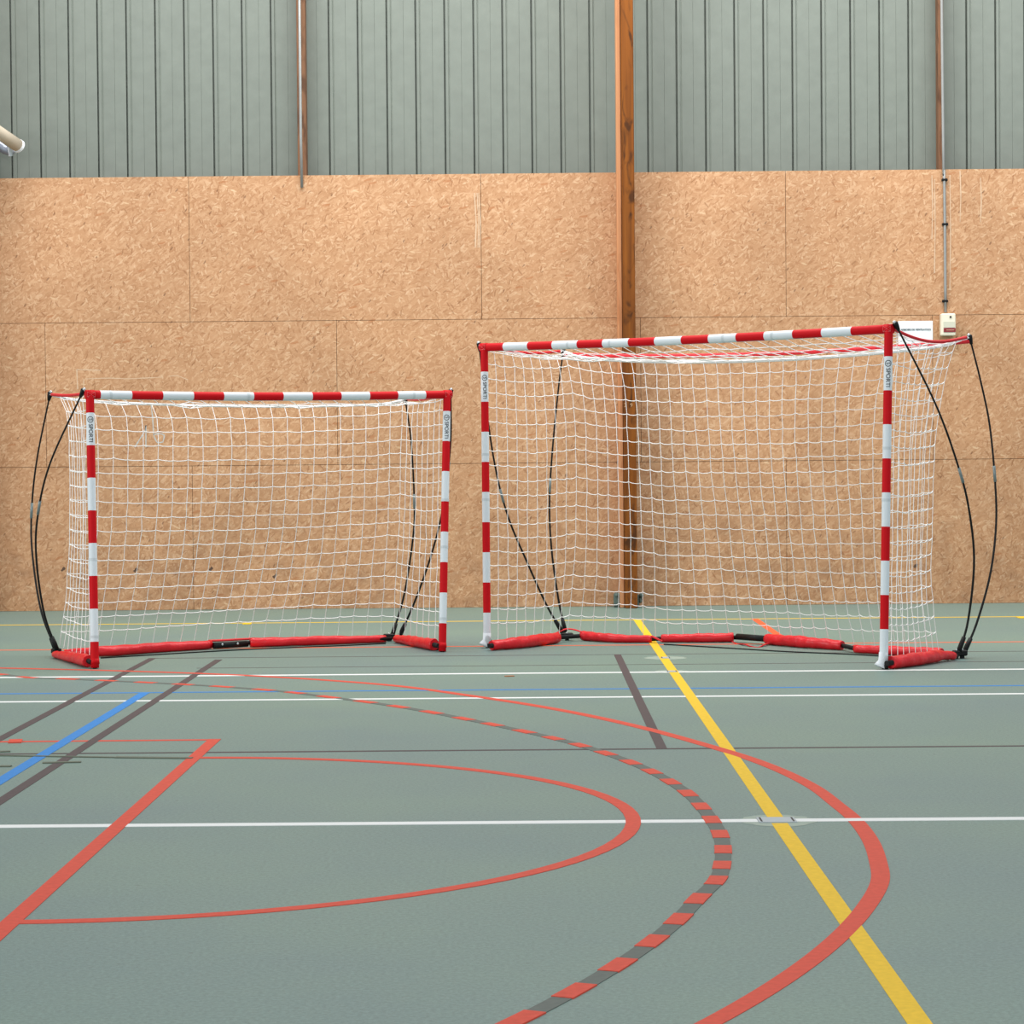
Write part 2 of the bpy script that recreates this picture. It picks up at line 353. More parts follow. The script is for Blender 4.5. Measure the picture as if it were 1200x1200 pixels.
pts+=[(oc[0]+orr*math.cos(oa-k*.06),oc[1]+orr*math.sin(oa-k*.06)) for k in range(1,18)]
strip('painted_arc',pts,.055,M['lr'],'large solid red arc',smooth_n=8)
lat(8.038,.062,M['lw'],'nearest white lateral line',XL,.782); lat(8.038,.062,M['lw'],'nearest white lateral line',.914,XR)
strip('painted_line',[(-1.405,10.54),(-1.405,6.3),(-1.405,4.5)],.056,M['lr'],'wide red free throw line')
a=[(-1.405+1.765*math.sin(t),8.113+1.765*math.cos(t)) for t in [math.pi*i/48 for i in range(49)]]
strip('painted_arc',a,.052,M['lr'],'red free throw semicircle')
# dashed arc: red dashes over an erased dark line
dd=[(32,794),(80,795.8),(125,797.8),(171,799.9),(215,802.2),(260,804.8),(310,808.5),(346,812),(385,817),(429,822.7),(467,828.3),(506,835),(544,842.5),(577,849.2),(615,857.5),(649,865.4),(680,873.6),(710,883),(739.5,893.7),(764,904.5),(786,916.5),(806,930),(822,945.5),(834,961),(844,978),(847.5,996),(846,1014.5),(840,1032)]
dp=[(p.x,p.y) for p in gpt(dd)]
cx0,cy0,rr0=-5.796,8.014,6.4255
ang=math.atan2(dp[-1][1]-cy0,dp[-1][0]-cx0)
for k in range(1,22): dp.append((cx0+rr0*math.cos(ang-k*.3/rr0),cy0+rr0*math.sin(ang-k*.3/rr0)))
ang=math.atan2(dp[0][1]-cy0,dp[0][0]-cx0)
pre=[(cx0+rr0*math.cos(ang+k*.3/rr0)+.02,cy0+rr0*math.sin(ang+k*.3/rr0)+.05) for k in range(3,0,-1)]
dp=pre+dp
strip('painted_arc',dp,.05,M['lg'],'grey erased arc under the red dashes',smooth_n=4)
sp=smoothpath([Vector((*q,0)) for q in dp],20)
for i in range(len(dp)):
    c=i*20; seg=sp[max(0,c-5):min(len(sp),c+6)]
    if len(seg)>2: strip('painted_dash',[(q.x,q.y) for q in seg],.055,M['lr'],None)
def plate(c,sx,sy,label):
    o=MB(); o.box((c[0],c[1],.002),(sx,sy,.004),bev=.001); b=o.build('socket_cover',[M['plate']]); 
    for q in (-.42,.42):
        s=MB(); s.box((c[0]+q*sx,c[1],.0042),(.006,sy*.8,.0012)); s.build('slot',[M['plastic']],b)
    return tag(b,label,'floor plate')
plate((.848,8.04),.13,.11,'grey socket cover where the yellow line meets the nearest white line')
plate((.862,14.68),.055,.10,'small pale socket cover on the yellow line just before the right goal')
plate((.842,13.725),.06,.08,'small pale socket cover where the yellow line meets the far white line')
for (x0,y0,x1,y1,w_) in ((0,886,160,888.5,.018),(135,888,225,889,.035),(50,894.5,95,893.5,.03),(0,898.5,13,898.5,.03),(0,881.5,12,881,.03),(592,793,602,792.6,.03)):
    a=gd(x0,y0);b=gd(x1,y1); c=(a+b)/2; strip('scuff_mark',[(a.x,a.y),(c.x,c.y),(b.x,b.y)],w_,M['stain'] if x0<500 else M['rust'],None)
for (px,py,c_) in ((290,731,'ly'),(1197,724,'ly')):
    a=gd(px,py); strip('court_mark',[(a.x-.03,a.y),(a.x+.035,a.y)],.16,M[c_],None)
a=gd(18,869); strip('court_mark',[(a.x-.028,a.y-.01),(a.x+.03,a.y)],.12,M['lr'],None)
# ---------------------------------------------------------------- timber column
XC0=at(731,400,YW).x; XC1=at(744,400,YW).x
def yface(depth): return YW-depth
DEP=.30
o=empty('timber_column',(.84,YW-.1,0)); tag(o,'tall varnished brown timber column standing against the particle board wall','column')
xl=at(730.3,400,YW-DEP).x; xr=at(744.8,400,YW-DEP).x
b=MB(); b.box(((xl+xr)/2,YW-DEP/2,3.5),(xr-xl,DEP-.002,7.0),bev=.006); b.build('front_beam',[M['wood']],o)
b=MB(); xl2=at(723.6,350,YW-.15).x; b.box(((xl2+xl)/2-.001,YW-.1,3.5),(xl-xl2-.002,.196,7.0),bev=.004); b.build('lit_side',[M['woodlit']],o)['label']='left side of the column with window light painted pale orange'
for px,sg in ((727,-1),(747.5,1)):
    c=at(px,700,YW-.12); s=MB(); s.box((c.x,YW-.09,.055),(.02,.1,.10),bev=.004); s.box((c.x+sg*.02,YW-.09,.06),(.07 if sg<0 else .03,.12,.12 if sg<0 else .05),bev=.012)
    s.ball((c.x+sg*.03,YW-.14,.10),.022,8); s.build('foot_bracket',[M['galv']],o)['label']='dull green metal foot bracket'
bq=MB(); bq.box((-4.68,YW-.151,3.5),(.16,.298,7.0),bev=.006); tag(bq.build('added_shade_column',[M['wood']]),'unseen timber column added to shade the left wall edge',kind='structure')  # unseen column, added to darken the left edge of the wall
# studs between boards and cladding
for px0,px1,lab,nm in ((349.5,359.8,'dark brown timber stud above the board wall left of the column','a'),(1098.6,1105,'dark brown timber stud above the board wall at the right','b')):
    a=at(px0,180,YW+.15).x;c=at(px1,180,YW+.15).x; s=MB(); s.box(((a+c)/2,YW+.16,5.3),(c-a,.12,3.8),bev=.004); tag(s.build('timber_stud',[M['wooddark']]),lab,'stud')
# conduits
s=MB(); x0=at(353,180,YW).x; s.tube([(x0,YW-.012,7.0),(x0-.001,YW-.012,4),(at(354,221,YW).x,YW-.012,at(354,220,YW).z)],.0115,8)
tag(s.build('conduit_pipe',[M['conduit']],smooth=True),'short thin grey conduit ending at the top edge of the board wall, left half','conduit')
s=MB(); pts=[at(1105.3,165,YW-.014),at(1106.3,200,YW-.014),at(1107.2,260,YW-.014),at(1108,366,YW-.014)]; pts=[Vector((pts[0].x-.02,YW-.014,7.0))]+pts
for p in pts: p.y=YW-.014
s.tube(smoothpath(pts,4),.0115,8); cdt=s.build('conduit_pipe',[M['conduit']],smooth=True); tag(cdt,'long grey conduit running down to the cream control box','conduit')
for py in (211,263,353):
    c=at(1107.2 if py>211 else 1106.6,py,YW); q=MB(); q.box((c.x,YW-.013,c.z),(.05,.026,.022),bev=.004); q.build('pipe_clip',[M['plastic']],cdt)
# control box
a=at(1103.2,367.3,YW-.09); c=at(1120.2,393.2,YW-.09)
bx=empty('control_box',((a.x+c.x)/2,YW-.045,c.z)); tag(bx,'small cream control box with dark red label on the board wall','control box')
W_=c.x-a.x; Hh=a.z-c.z; cx=(a.x+c.x)/2
s=MB(); s.box((cx,YW-.045,c.z+Hh/2),(W_,.088,Hh),bev=.008); s.build('housing',[M['cream']],bx)
s=MB(); s.box((cx+.006,YW-.091,c.z+Hh*.5),(W_*.8,.004,Hh*.27)); s.build('front_panel',[M['creamdark']],bx)
s=MB(); s.box((cx+.008,YW-.0915,c.z+Hh*.25),(W_*.82,.006,Hh*.18)); lb=s.build('label_plate',[M['maroon']],bx); lb['label']='dark red label'
s=MB(); s.ball((cx+.016,YW-.092,c.z+Hh*.84),.009,8); s.build('knob',[M['plastic']],bx)
def text(body,size,mat,name,parent,fn,align='CENTER',ext=0.0004,space=1.0,cuts=None,bold=0):
    cu=bpy.data.curves.new('t','FONT'); cu.body=body; cu.size=size; cu.align_x=align; cu.align_y='CENTER'; cu.extrude=ext; cu.space_character=space; cu.resolution_u=4; cu.offset=bold
    to=bpy.data.objects.new('t',cu); C.objects.link(to); bpy.context.view_layer.update()
    dg=bpy.context.evaluated_depsgraph_get(); me=bpy.data.meshes.new_from_object(to.evaluated_get(dg)); bpy.data.objects.remove(to)
    if cuts:
        import bmesh
        bm=bmesh.new(); bm.from_mesh(me)
        for k in range(-7,8): bmesh.ops.bisect_plane(bm,geom=bm.verts[:]+bm.edges[:]+bm.faces[:],plane_co=(0,k*cuts,0),plane_no=(0,1,0))
        bm.to_mesh(me); bm.free()
    v=[fn(p.co) for p in me.vertices]; f=[tuple(p.vertices) for p in me.polygons]
    return mesh(name,v,f,mat,parent)
s=MB(); s.box((cx+.012,YW-.0948,c.z+Hh*.25),(W_*.55,.0012,.004)); s.build('print_line',[M['chalk']],bx)
# paper sign
a=at(1052.5,376.3,YW-.003); c2=at(1093.2,405.5,YW-.003)
pp=MB(); n=10; v=[];f=[]
for i in range(n+1):
    for j in (0,1):
        x=a.x+(c2.x-a.x)*i/n; z=c2.z+(a.z-c2.z)*j; v.append((x,YW-.0015-.003*math.sin(3.1*i/n),z))
for i in range(n): f.append((2*i,2*i+2,2*i+3,2*i+1))
sg=mesh('paper_notice',v,f,M['paper']); sg.modifiers.new('s','SOLIDIFY').thickness=.0012
tag(sg,'white paper notice taped to the wall left of the cream control box','notice')
zc=at(1070,386.3,YW).z; xc=(at(1057,386,YW).x+at(1089,386,YW).x)/2
text('ARMOIRE DE VENTILATION',.0205,simple('grey_ink',(96,110,114),.7,var=0),'printed_text',sg,lambda p:Vector((xc+p.x,YW-.0075-p.z,zc+p.y)),bold=.0008)
# chalk drawings on the board (part of the wall's surface)
def chalk(pts,mat,wd=.02,lab=None):
    P_=[at(x,y,YW-.0004) for x,y in pts]; P_=resample(P_,max(4,len(P_)*3)); v=[];f=[]
    for i,p in enumerate(P_):
        t=(P_[min(i+1,len(P_)-1)]-P_[max(i-1,0)]).normalized(); nn=Vector((-t.z,0,t.x)); ww=wd*R_.uniform(.5,1.1)/2
        v+=[p+nn*ww,p-nn*ww]
    for i in range(len(P_)-1): f.append((2*i,2*i+1,2*i+3,2*i+2))
    o=mesh('chalk_mark',[(q.x,YW-.0012,q.z) for q in v],f,mat,w); return o
chalk([(177,474),(179,490),(180,510),(184,519),(191,518),(193,510),(188,508),(180,509)],M['chalkb'],.012)
chalk([(158,524),(163,516),(170,505),(171,497),(171,510),(171,524)],M['chalkb'],.012)
chalk([(90,433),(91,456)],M['chalk'],.012); chalk([(90,433),(118,434)],M['chalk'],.01); chalk([(98,444),(98,456)],M['chalk'],.01); chalk([(100,444),(128,443),(150,444),(190,442)],M['chalk'],.008)
chalk([(198,441),(208,440),(220,445)],M['chalk'],.008)
for xx in (558,561,563): chalk([(xx-2,226),(xx,262),(xx-1,290)],M['chalk'],.012)
for (x0,y0,y1) in ((1092,205,280),(1095,210,320),(1113,205,340),(1125,200,260),(1149,208,260)): chalk([(x0,y0),(x0+1,(y0+y1)/2),(x0,y1)],M['chalk'],.01)
for (x0,y0) in ((74,667),(159,668),(247,667),(322,675),(1073,663)): 
    chalk([(x0-2,y0+2),(x0+2,y0-2)],simple('dark_ball_scuff',(92,70,56),.9,var=.1),.024)
# '2 9' on the column
for ch,px in (('2',732.6),('9',739.8)):
    q=at(px,475,YW-DEP); text(ch,.046,simple('faint_white_pencil',(190,150,110),.9,var=.1),'written_digit',o,lambda p,q=q:Vector((q.x+p.x,YW-DEP-.0012-p.z,q.z+p.y)),ext=.0002)
# tubes in the top left corner, hung from the cladding
tb=empty('padded_tube',at(20,172,YW-.25)); tag(tb,'thick cream padded tube with white rim jutting in at the top left corner','tube')
e1=at(21.5,171,YW-.2); d=(at(-24,140,YW-.62)-e1)
s=MB(); s.tube([e1,e1+d*.5,e1+d,e1+d+Vector((-.05,-.02,.03))],.055,16); s.tube([e1+d*.9,Vector(((e1+d*.9).x,YC-.001,(e1+d*.9).z))],.03,10); s.build('sleeve',[M['duct']],tb,smooth=True)
s=MB(); s.tube([e1-d.normalized()*.012,e1+d.normalized()*.012],.058,16); s.build('rim',[M['paper']],tb)['label']='white rim'
tg=empty('bent_pipe',at(8,175,YW-.2)); tag(tg,'shiny grey bent pipe under the cream padded tube, top left corner','pipe')
s=MB(); s.tube(smoothpath([at(12,176,YW-.05),at(5,174,YW-.05),at(-3,168,YW-.05),at(-14,163,YW+.02),at(-22,160,YC-.05)],6),.045,14); s.ball(at(12,176,YW-.05),.045,14); s.build('pipe',[M['ductgrey']],tg,smooth=True)
s=MB(); s.tube([at(10.5,169,YW-.11),at(12.5,183,YW-.09)],.02,8); s.build('clamp',[M['steel']],tg)
# ---------------------------------------------------------------- goals
def goal(name,label,spec):
    S=spec; W,Hg=S['W'],S['H']; fl0=Vector(S['FL']); th=S['th']; e=Vector((math.cos(th),math.sin(th),0)); nb=Vector((-e.y,e.x,0))
    fr0=fl0+e*W
    root=empty(name,(fl0+fr0)/2); tag(root,label,'goal',)
    tl=at(*S['tl'],fl0.y); tr=at(*S['tr'],fr0.y)            # tops of the posts
    bl=gd(*S['bl'],.0); br=gd(*S['br'],.0)
    r=.0255
    # posts: bands from top down
    for side,(top,base) in enumerate(((tl,bl),(tr,br))):
        L=(top-base).length; dirv=(top-base)/L
        lean=S['lean'][side]
        cuts=[S['pt']]; 
        while cuts[-1]+.2<L-.05: cuts.append(cuts[-1]+.2)
        ds=[0]+cuts+[L-.004 if S['foot']=='cap' else L-.03]
        path=[];mats=[]
        for i,(a_,b_) in enumerate(zip(ds,ds[1:])):
            nsub=3 if b_-a_>.1 else 1
            for k in range(nsub): path.append(a_+(b_-a_)*k/nsub); mats.append(i%2)
        path.append(ds[-1])
        bow=lambda s_: nb*0+e*(lean*math.sin(math.pi*s_/L))
        P_=[top-dirv*s_+bow(s_) for s_ in path]
        b=MB(); b.tube(P_,r,14,matf=lambda i:mats[i]); post=b.build('post',[M['redpost'],M['white']],root,smooth=True)
        # faint velcro patches on some white bands
        for kk in S['patches'][side]:
            s_=S['pt']+.2*kk; pc=top-dirv*(s_)+bow(s_); pt=MB(); pt.tube([pc+dirv*.008,pc-dirv*.008],r+.0012,14,cap=False); q=pt.build('velcro_tab',[M['patch']],post,smooth=True)
        # foot
        fb=MB()
        if S['foot']=='cap':
            fb.tube([base+Vector((0,0,.012)),base+Vector((0,0,.03))],.021,10); fb.tube([base-Vector((0,0,-.0005)),base+Vector((0,0,.012))],.014,10)
            fb.build('end_cap',[M['plastic']],post,smooth=True)
            hm=MB(); hm.tube([base+dirv*.028,base+dirv*.06],[r+.0035,r+.001],14); hm.build('hem',[M['redpost']],post,smooth=True)
        else:
            hm=MB(); p0=base+Vector((0,0,.10)); k=-1
            hm.tube([p0,base+Vector((0,0,.05))+e*k*.004,base+Vector((0,0,.028))+e*k*.012-nb*.01,base+Vector((0,0,.014))+e*k*.016-nb*.016],[r+.001,r+.002,r+.006,r+.011],14,flat=.8)
            hm.build('foot_flap',[M['white']],post,smooth=True)
            fb.tube([base+Vector((0,0,.0008))+e*.01,base+Vector((0,0,.03))+e*.01],.018,10); fb.build('end_cap',[M['plastic']],post,smooth=True)
        # logo print on the first white band, wrapped round the post
        zc_=S['pt']+.1; pc=top-dirv*zc_+bow(zc_); vdir=(CAM-pc); vdir.z=0; vdir.normalize(); sd=Vector((-vdir.y,vdir.x,0))
        def wrap(u,vv,dz=0):       # u across, vv along (down positive)
            a_=u/r; return pc-dirv*vv+(vdir*math.cos(a_)+sd*math.sin(a_))*(r+.0009+dz)
        # text reads downwards: text x -> down, text y -> right
        sgn=1 if (sd.dot(RT)>0) else -1
        text('SPORTI',.036,M['ink'],'printed_logo',post,lambda p:wrap(sgn*(p.y-.0),p.x+.024,p.z*.5),space=.97,cuts=.002,bold=.0002)
        text('S',.03,M['ink'],'printed_emblem',post,lambda p:wrap(sgn*p.y,p.x-.06,p.z*.5),cuts=.002,bold=.0001)
        v=[];f=[];n=28
        for k in range(n):
            w_=2*math.pi*k/n
            for rr_ in (.0155,.0195): v.append(wrap(sgn*rr_*math.sin(w_),rr_*math.cos(w_)-.06))
        for k in range(n): j=(k+1)%n; f.append((2*k,2*k+1,2*j+1,2*j))
        mesh('printed_emblem',v,f,M['ink'],post)
    # crossbar
    ct0=tl-e*r*.9; ct1=tr+e*r*.9; Lc=(ct1-ct0).length; dv=(ct1-ct0)/Lc
    cuts=[0]; x_=S['ct']
    while x_<Lc-.1: cuts.append(x_); x_+=S['cstep']
    cuts.append(Lc); path=[];mats=[]
    for i,(a_,b_) in enumerate(zip(cuts,cuts[1:])):
        ns=3 if b_-a_>.1 else 1
        for k in range(ns): path.append(a_+(b_-a_)*k/ns); mats.append(i%2)
    path.append(Lc); sag=lambda s_:Vector((0,0,-S['csag']*math.sin(math.pi*s_/Lc)))
    P_=[ct0+dv*s_+sag(s_)-Vector((0,0,r)) for s_ in path]
    b=MB(); b.tube(P_,r*1.04,14,matf=lambda i:mats[i]); cbar=b.build('crossbar',[M['redpost'],M['white']],root,smooth=True)
    for s_ in S['cpatch']:
        pt=MB(); c_=ct0+dv*s_+sag(s_)-Vector((0,0,r)); pt.tube([c_-dv*.008,c_+dv*.008],r*1.04+.001,14,cap=False); pt.build('velcro_tab',[M['patch']],cbar,smooth=True)
    for cc in (tl,tr):    # corner pockets with crossed stitching
        q=MB(); c_=cc-Vector((0,0,r)); f_=nb*-1
        q.tube([c_-dv*.028,c_+dv*.028],r*1.04+.0016,14); pk=q.build('corner_pocket',[M['redpost']],cbar,smooth=True)
        st=MB(); o_=c_+f_*(r*1.04+.003); u=Vector((0,0,1))
        for (a1,b1,a2,b2) in ((-1,-1,1,1),(-1,1,1,-1),(-1,-1,-1,1),(1,-1,1,1),(-1,-1,1,-1)):
            A=o_+dv*.024*a1+u*.016*b1+f_*(-.004); B=o_+dv*.024*a2+u*.016*b2+f_*(-.004); st.tube([A,(A+B)/2+f_*.002,B],.0009,4)
        st.build('stitching',[M['stitch']],pk)
    # rear tops and corner bases
    tipL,tipR=at(*S['tipL']),at(*S['tipR']); knL,knR=at(*S['knL'],fl0.y+.03),at(*S['knR'],fr0.y+.03)
    # support poles
    def pole(pts,base,fer):
        P_=smoothpath([at(*q) if len(q)==3 else q for q in pts],10); P_=resample(P_,40)
        b=MB(); b.tube(P_,[.0075-.002*i/40 for i in range(41)],8); po=b.build('support_pole',[M['black']],root,smooth=True)
        # socket sleeve at the bottom
        sk=MB(); sk.tube(P_[0:3],[.016,.0155,.013],10); sk.build('socket',[M['plastic']],po,smooth=True)
        # ferrule
        i0=min(range(41),key=lambda i:abs(P_[i].z-fer)); fe=MB(); 
        dd_=(P_[i0+1]-P_[i0-1]).normalized(); fe.tube([P_[i0]-dd_*.05,P_[i0],P_[i0]+dd_*.05],.0092,10); fe.build('ferrule',[M['ferrule']],po,smooth=True)['label']='grey metal ferrule'
        tp=MB(); t_=(P_[-1]-P_[-2]).normalized(); tp.tube([P_[-1]-t_*.04,P_[-1]-t_*.012,P_[-1]+t_*.012,P_[-1]+t_*.02],[.009,.015,.018,.012],10); tp.build('tip_cap',[M['plastic']],po,smooth=True)
        ey=MB(); ey.ball(P_[-1]+t_*.018-nb*.006,.011,8); ey.build('eyelet',[M['steel']],po,smooth=True)
        return po
    for pl in S['poles']: pole(pl['pts'],None,pl['fer'])
    # straps from the front knobs to the rear tips
    for kn,tip,sg_,cor in ((knL,tipL,S['ssag'][0],tl),(knR,tipR,S['ssag'][1],tr)):
        P_=[]
        st0=cor+Vector((0,0,-.012))
        for i in range(15):
            u=i/14; p=st0.lerp(tip,u*.95); p.z-=sg_*math.sin(math.pi*u); P_.append(p)
        b=MB(); b.tube(P_,.011,8,flat=.9); ss=b.build('side_strap',[M['strap']],root,smooth=True)
        b=MB(); b.tube([P_[-1],tip],.006,6); b.build('tip_cord',[M['rope']],ss,smooth=True)
        b=MB(); b.tube([cor-Vector((0,0,.002)),kn],.006,6); b.build('knob_cord',[M['rope']],ss,smooth=True)
    # rear top rope
    rope=[]
    NR=40
    for i in range(NR+1):
        u=i/NR; p=tipL.lerp(tipR,u); k=4*u*(1-u); p=p-nb*S['rfwd']*k; p.z-=S['rsag']*(k**.8)+.02*min(1,k*4); rope.append(p)
    b=MB(); 
    if S['redrope']:
        rr=[]; 
        for i in range(NR+1):
            u=i/NR; p=tipL.lerp(tipR,u); k=4*u*(1-u); p=p-nb*S['rfwd']*.7*k; p.z-=S['redsag']*k+.02; rr.append(p)
        q=MB(); q.tube(rr,.014,6); q.build('rear_strap',[M['redrope']],root,smooth=True)
    b.tube(rope,S['ropr'],6); b.build('rear_rope',[M['rope']],root,smooth=True)
    # net -----------------------------------------------------------------
    nc_s,nc_b,nr=S['ncs'],S['ncb'],S['rows']
    def prof_pts(lst): return [at(*q) for q in lst]
    cL=prof_pts(S['cornL']); cR=prof_pts(S['cornR'])       # rear corner verticals, top to bottom
    def byz(P_,zs):
        out=[]
        for z in zs:
            for a_,b_ in zip(P_,P_[1:]):
                if min(a_.z,b_.z)-1e-6<=z<=max(a_.z,b_.z)+1e-6: out.append(a_.lerp(b_,(z-a_.z)/(b_.z-a_.z) if abs(b_.z-a_.z)>1e-9 else 0)); break
            else: out.append((P_[-1] if z<P_[-1].z else P_[0]).copy())
        return out
    ztop=min(cL[0].z,cR[0].z); zr=[ztop-.07-(ztop-.07-.07)*(j-1)/(nr-1) for j in range(1,nr)]
    sL,sR=smoothpath(cL,8),smoothpath(cR,8)
    cLs=[cL[0]]+byz(sL,zr)+[cL[-1]]; cRs=[cR[0]]+byz(sR,zr)+[cR[-1]]
    botB=resample([at(*q) for q in S['bot']],nc_b)           # bottom edge along the rear bar
    topB=resample([cL[0]]+rope[3:-3]+[cR[0]],nc_b)
    rnd=random.Random(S['seed'])
    zp=[ztop-.03]+zr+[.045]
    pL=[bl.lerp(tl,max(.01,min(.985,z/tl.z)))+nb*.02 for z in zp]; pR=[br.lerp(tr,max(.01,min(.985,z/tr.z)))+nb*.02 for z in zp]
    stL=[tl.lerp(cL[0],u)-Vector((0,0,.02+S['ssag'][0]*math.sin(math.pi*u))) for u in [i/nc_s for i in range(nc_s+1)]]
    stR=[tr.lerp(cR[0],u)-Vector((0,0,.02+S['ssag'][1]*math.sin(math.pi*u))) for u in [i/nc_s for i in range(nc_s+1)]]
    rows=[]
    for j in range(nr+1):
        v_=j/nr; row=[]
        for i in range(nc_s):
            u=i/nc_s; p=stL[i].copy() if j==0 else pL[j].lerp(cLs[j],u); p.z-=S['sidesag']*math.sin(math.pi*u)*(1 if 0<j<nr else 0); row.append(p)
        for i in range(nc_b+1):
            u=i/nc_b
            # coons patch between the four edges of the rear panel
            lr=cLs[j].lerp(cRs[j],u); tbm=topB[i].lerp(botB[i],v_); vz=(cLs[0].z-cLs[j].z)/(cLs[0].z-cLs[-1].z); tbm=topB[i].lerp(botB[i],vz); bil=(topB[0].lerp(topB[-1],u)).lerp(botB[0].lerp(botB[-1],u),vz)
            p=lr+tbm-bil; p=p-nb*S['bow']*math.sin(math.pi*u)*math.sin(math.pi*v_); row.append(p)
        for i in range(1,nc_s+1):
            u=i/nc_s; p=stR[nc_s-i].copy() if j==0 else cRs[j].lerp(pR[j],u); p.z-=S['sidesag']*math.sin(math.pi*u)*(1 if 0<j<nr else 0); row.append(p)
        rows.append(row)
    nC=len(rows[0])
    for j in range(1,nr):
        for i in range(1,nC-1):
            rows[j][i]=rows[j][i]+Vector((rnd.gauss(0,.002),rnd.gauss(0,.002),rnd.gauss(0,.0025)))
    nm=MB(); cr_=.0026
    for i in range(nC): nm.tube([rows[j][i] for j in range(nr+1)],cr_*.8,4,cap=False)
    for j in range(0,nr):
        path=[]
        for i in range(nC-1):
            a_,b_=rows[j][i],rows[j][i+1]; d_=S['droop']*rnd.uniform(.5,1.2)
            path.append(a_+Vector((0,0,.002)))
            for t_ in (.3,.6,.85): q=a_.lerp(b_,t_); q.z-=d_*math.sin(math.pi*t_)*(1 if t_<.8 else 1.6); path.append(q)
        path.append(rows[j][-1]); nm.tube(path,cr_,4,cap=False)
    # roof between crossbar and rear rope
    nrf=S['roof']; NB=nc_b; roof=[]
    cb_=[ct0+dv*(Lc*(.012+.976*i/NB))+sag(Lc*i/NB)-Vector((0,0,2*r))+nb*.012 for i in range(NB+1)]
    for k in range(nrf+1):
        u=k/nrf; roof.append([cb_[i].lerp(topB[i],u)-Vector((0,0,S['roofsag']*math.sin(math.pi*u)))+(Vector((rnd.gauss(0,.006),0,rnd.gauss(0,.005))) if 0<k<nrf else Vector()) for i in range(NB+1)])
    for k in range(0,nrf+1): nm.tube(roof[k],cr_,4,cap=False)
    for i in range(NB+1):
        # the roof mesh hangs as crossed strands
        nm.tube([roof[k][min(NB,max(0,i+(k if S['diag'] else 0)))] for k in range(nrf+1)],cr_,4,cap=False)
    nm.build('net',[M['net']],root)
    # ground frame -------------------------------------------------------
    def sleeve(pts,nm_='sandbag_sleeve',wr=.15,col='red'):
        ctr=[];rad=[]
        for px,yt,yb in pts:
            g_=gd(px,yb); r_=(yb-yt)*g_.y/F/2; g_=gd(px,(yt+yb)/2,r_+.001); ctr.append(g_); rad.append(r_)
        n_=36; cc=resample(smoothpath(ctr,8) if len(ctr)>2 else ctr,n_)
        import bisect
        rr=[rad[0]+(rad[-1]-rad[0])*i/n_ for i in range(n_+1)] if len(rad)==2 else [float(np.interp(i/n_,[k/(len(rad)-1) for k in range(len(rad))],rad)) for i in range(n_+1)]
        rg=random.Random(int(pts[0][0])); tw=rg.uniform(.25,.5); ph=rg.uniform(0,6)
        def fold(i,k,w_): return 1+wr*(.5*math.sin(w_*2+i*tw+ph)+.5*math.sin(i*1.1+2.3*math.sin(w_+ph)))*(.8 if -.2<math.cos(w_) else .3)
        rr[0]*=.93; rr[-1]*=.93
        b=MB(); b.tube(cc,rr,16,fold=fold); lo=min(q.z for q in b.v)
        if lo<.001:
            for q in b.v: q.z=max(q.z,.0012)
        return b.build(nm_,[M[col]],root,smooth=True),cc
    for sl in S['sleeves']: sleeve(sl)
    for bar in S['bars']:
        P_=[gd(x,y,z) for x,y,z in bar['p']]; b=MB(); b.tube(P_,bar['r'],12); bo=b.build('base_bar',[M['plastic']],root,smooth=True)
        for (x,y) in bar.get('bolts',()):
            g_=gd(x,y,.035); bb=MB(); bb.ball(g_+Vector((0,-bar['r']*.95,0)),.008,8); bb.build('bolt',[M['steel']],bo,smooth=True)
    for k_,hd in enumerate(S['hinges']):
        g_=gd(*hd['c'],.0); b=MB(); rot=Matrix.Rotation(hd['a'],3,'Z')
        b.box(g_+Vector((0,0,.034)),(hd['w'],.045,.036),rot,bev=.006); b.tube([g_+Vector((0,0,.001)),g_+Vector((0,0,.02))],.015,10)
        ho=b.build('corner_hinge',[M['plastic']],root)
        q=MB(); q.ball(g_+Vector((0,-.01,.054)),.007,8); q.build('bolt',[M['steel']],ho,smooth=True)
    for cd_ in S['dark_lines']:  # thin black line on the floor in front of the rear bar
        P_=smoothpath([gd(x,y,.0045) for x,y in cd_],6); b=MB(); b.tube(P_,.004,6); b.build('floor_dark_line',[M['plastic']],root,smooth=True)['label']='thin black line along the floor'
    for wp in S['webs']:
        P_=smoothpath([at(*q) for q in wp['p']],8); b=MB(); b.tube(P_,wp['r'],6,flat=.5); b.build('tie_strap',[M['strap']],root,smooth=True)
    return root
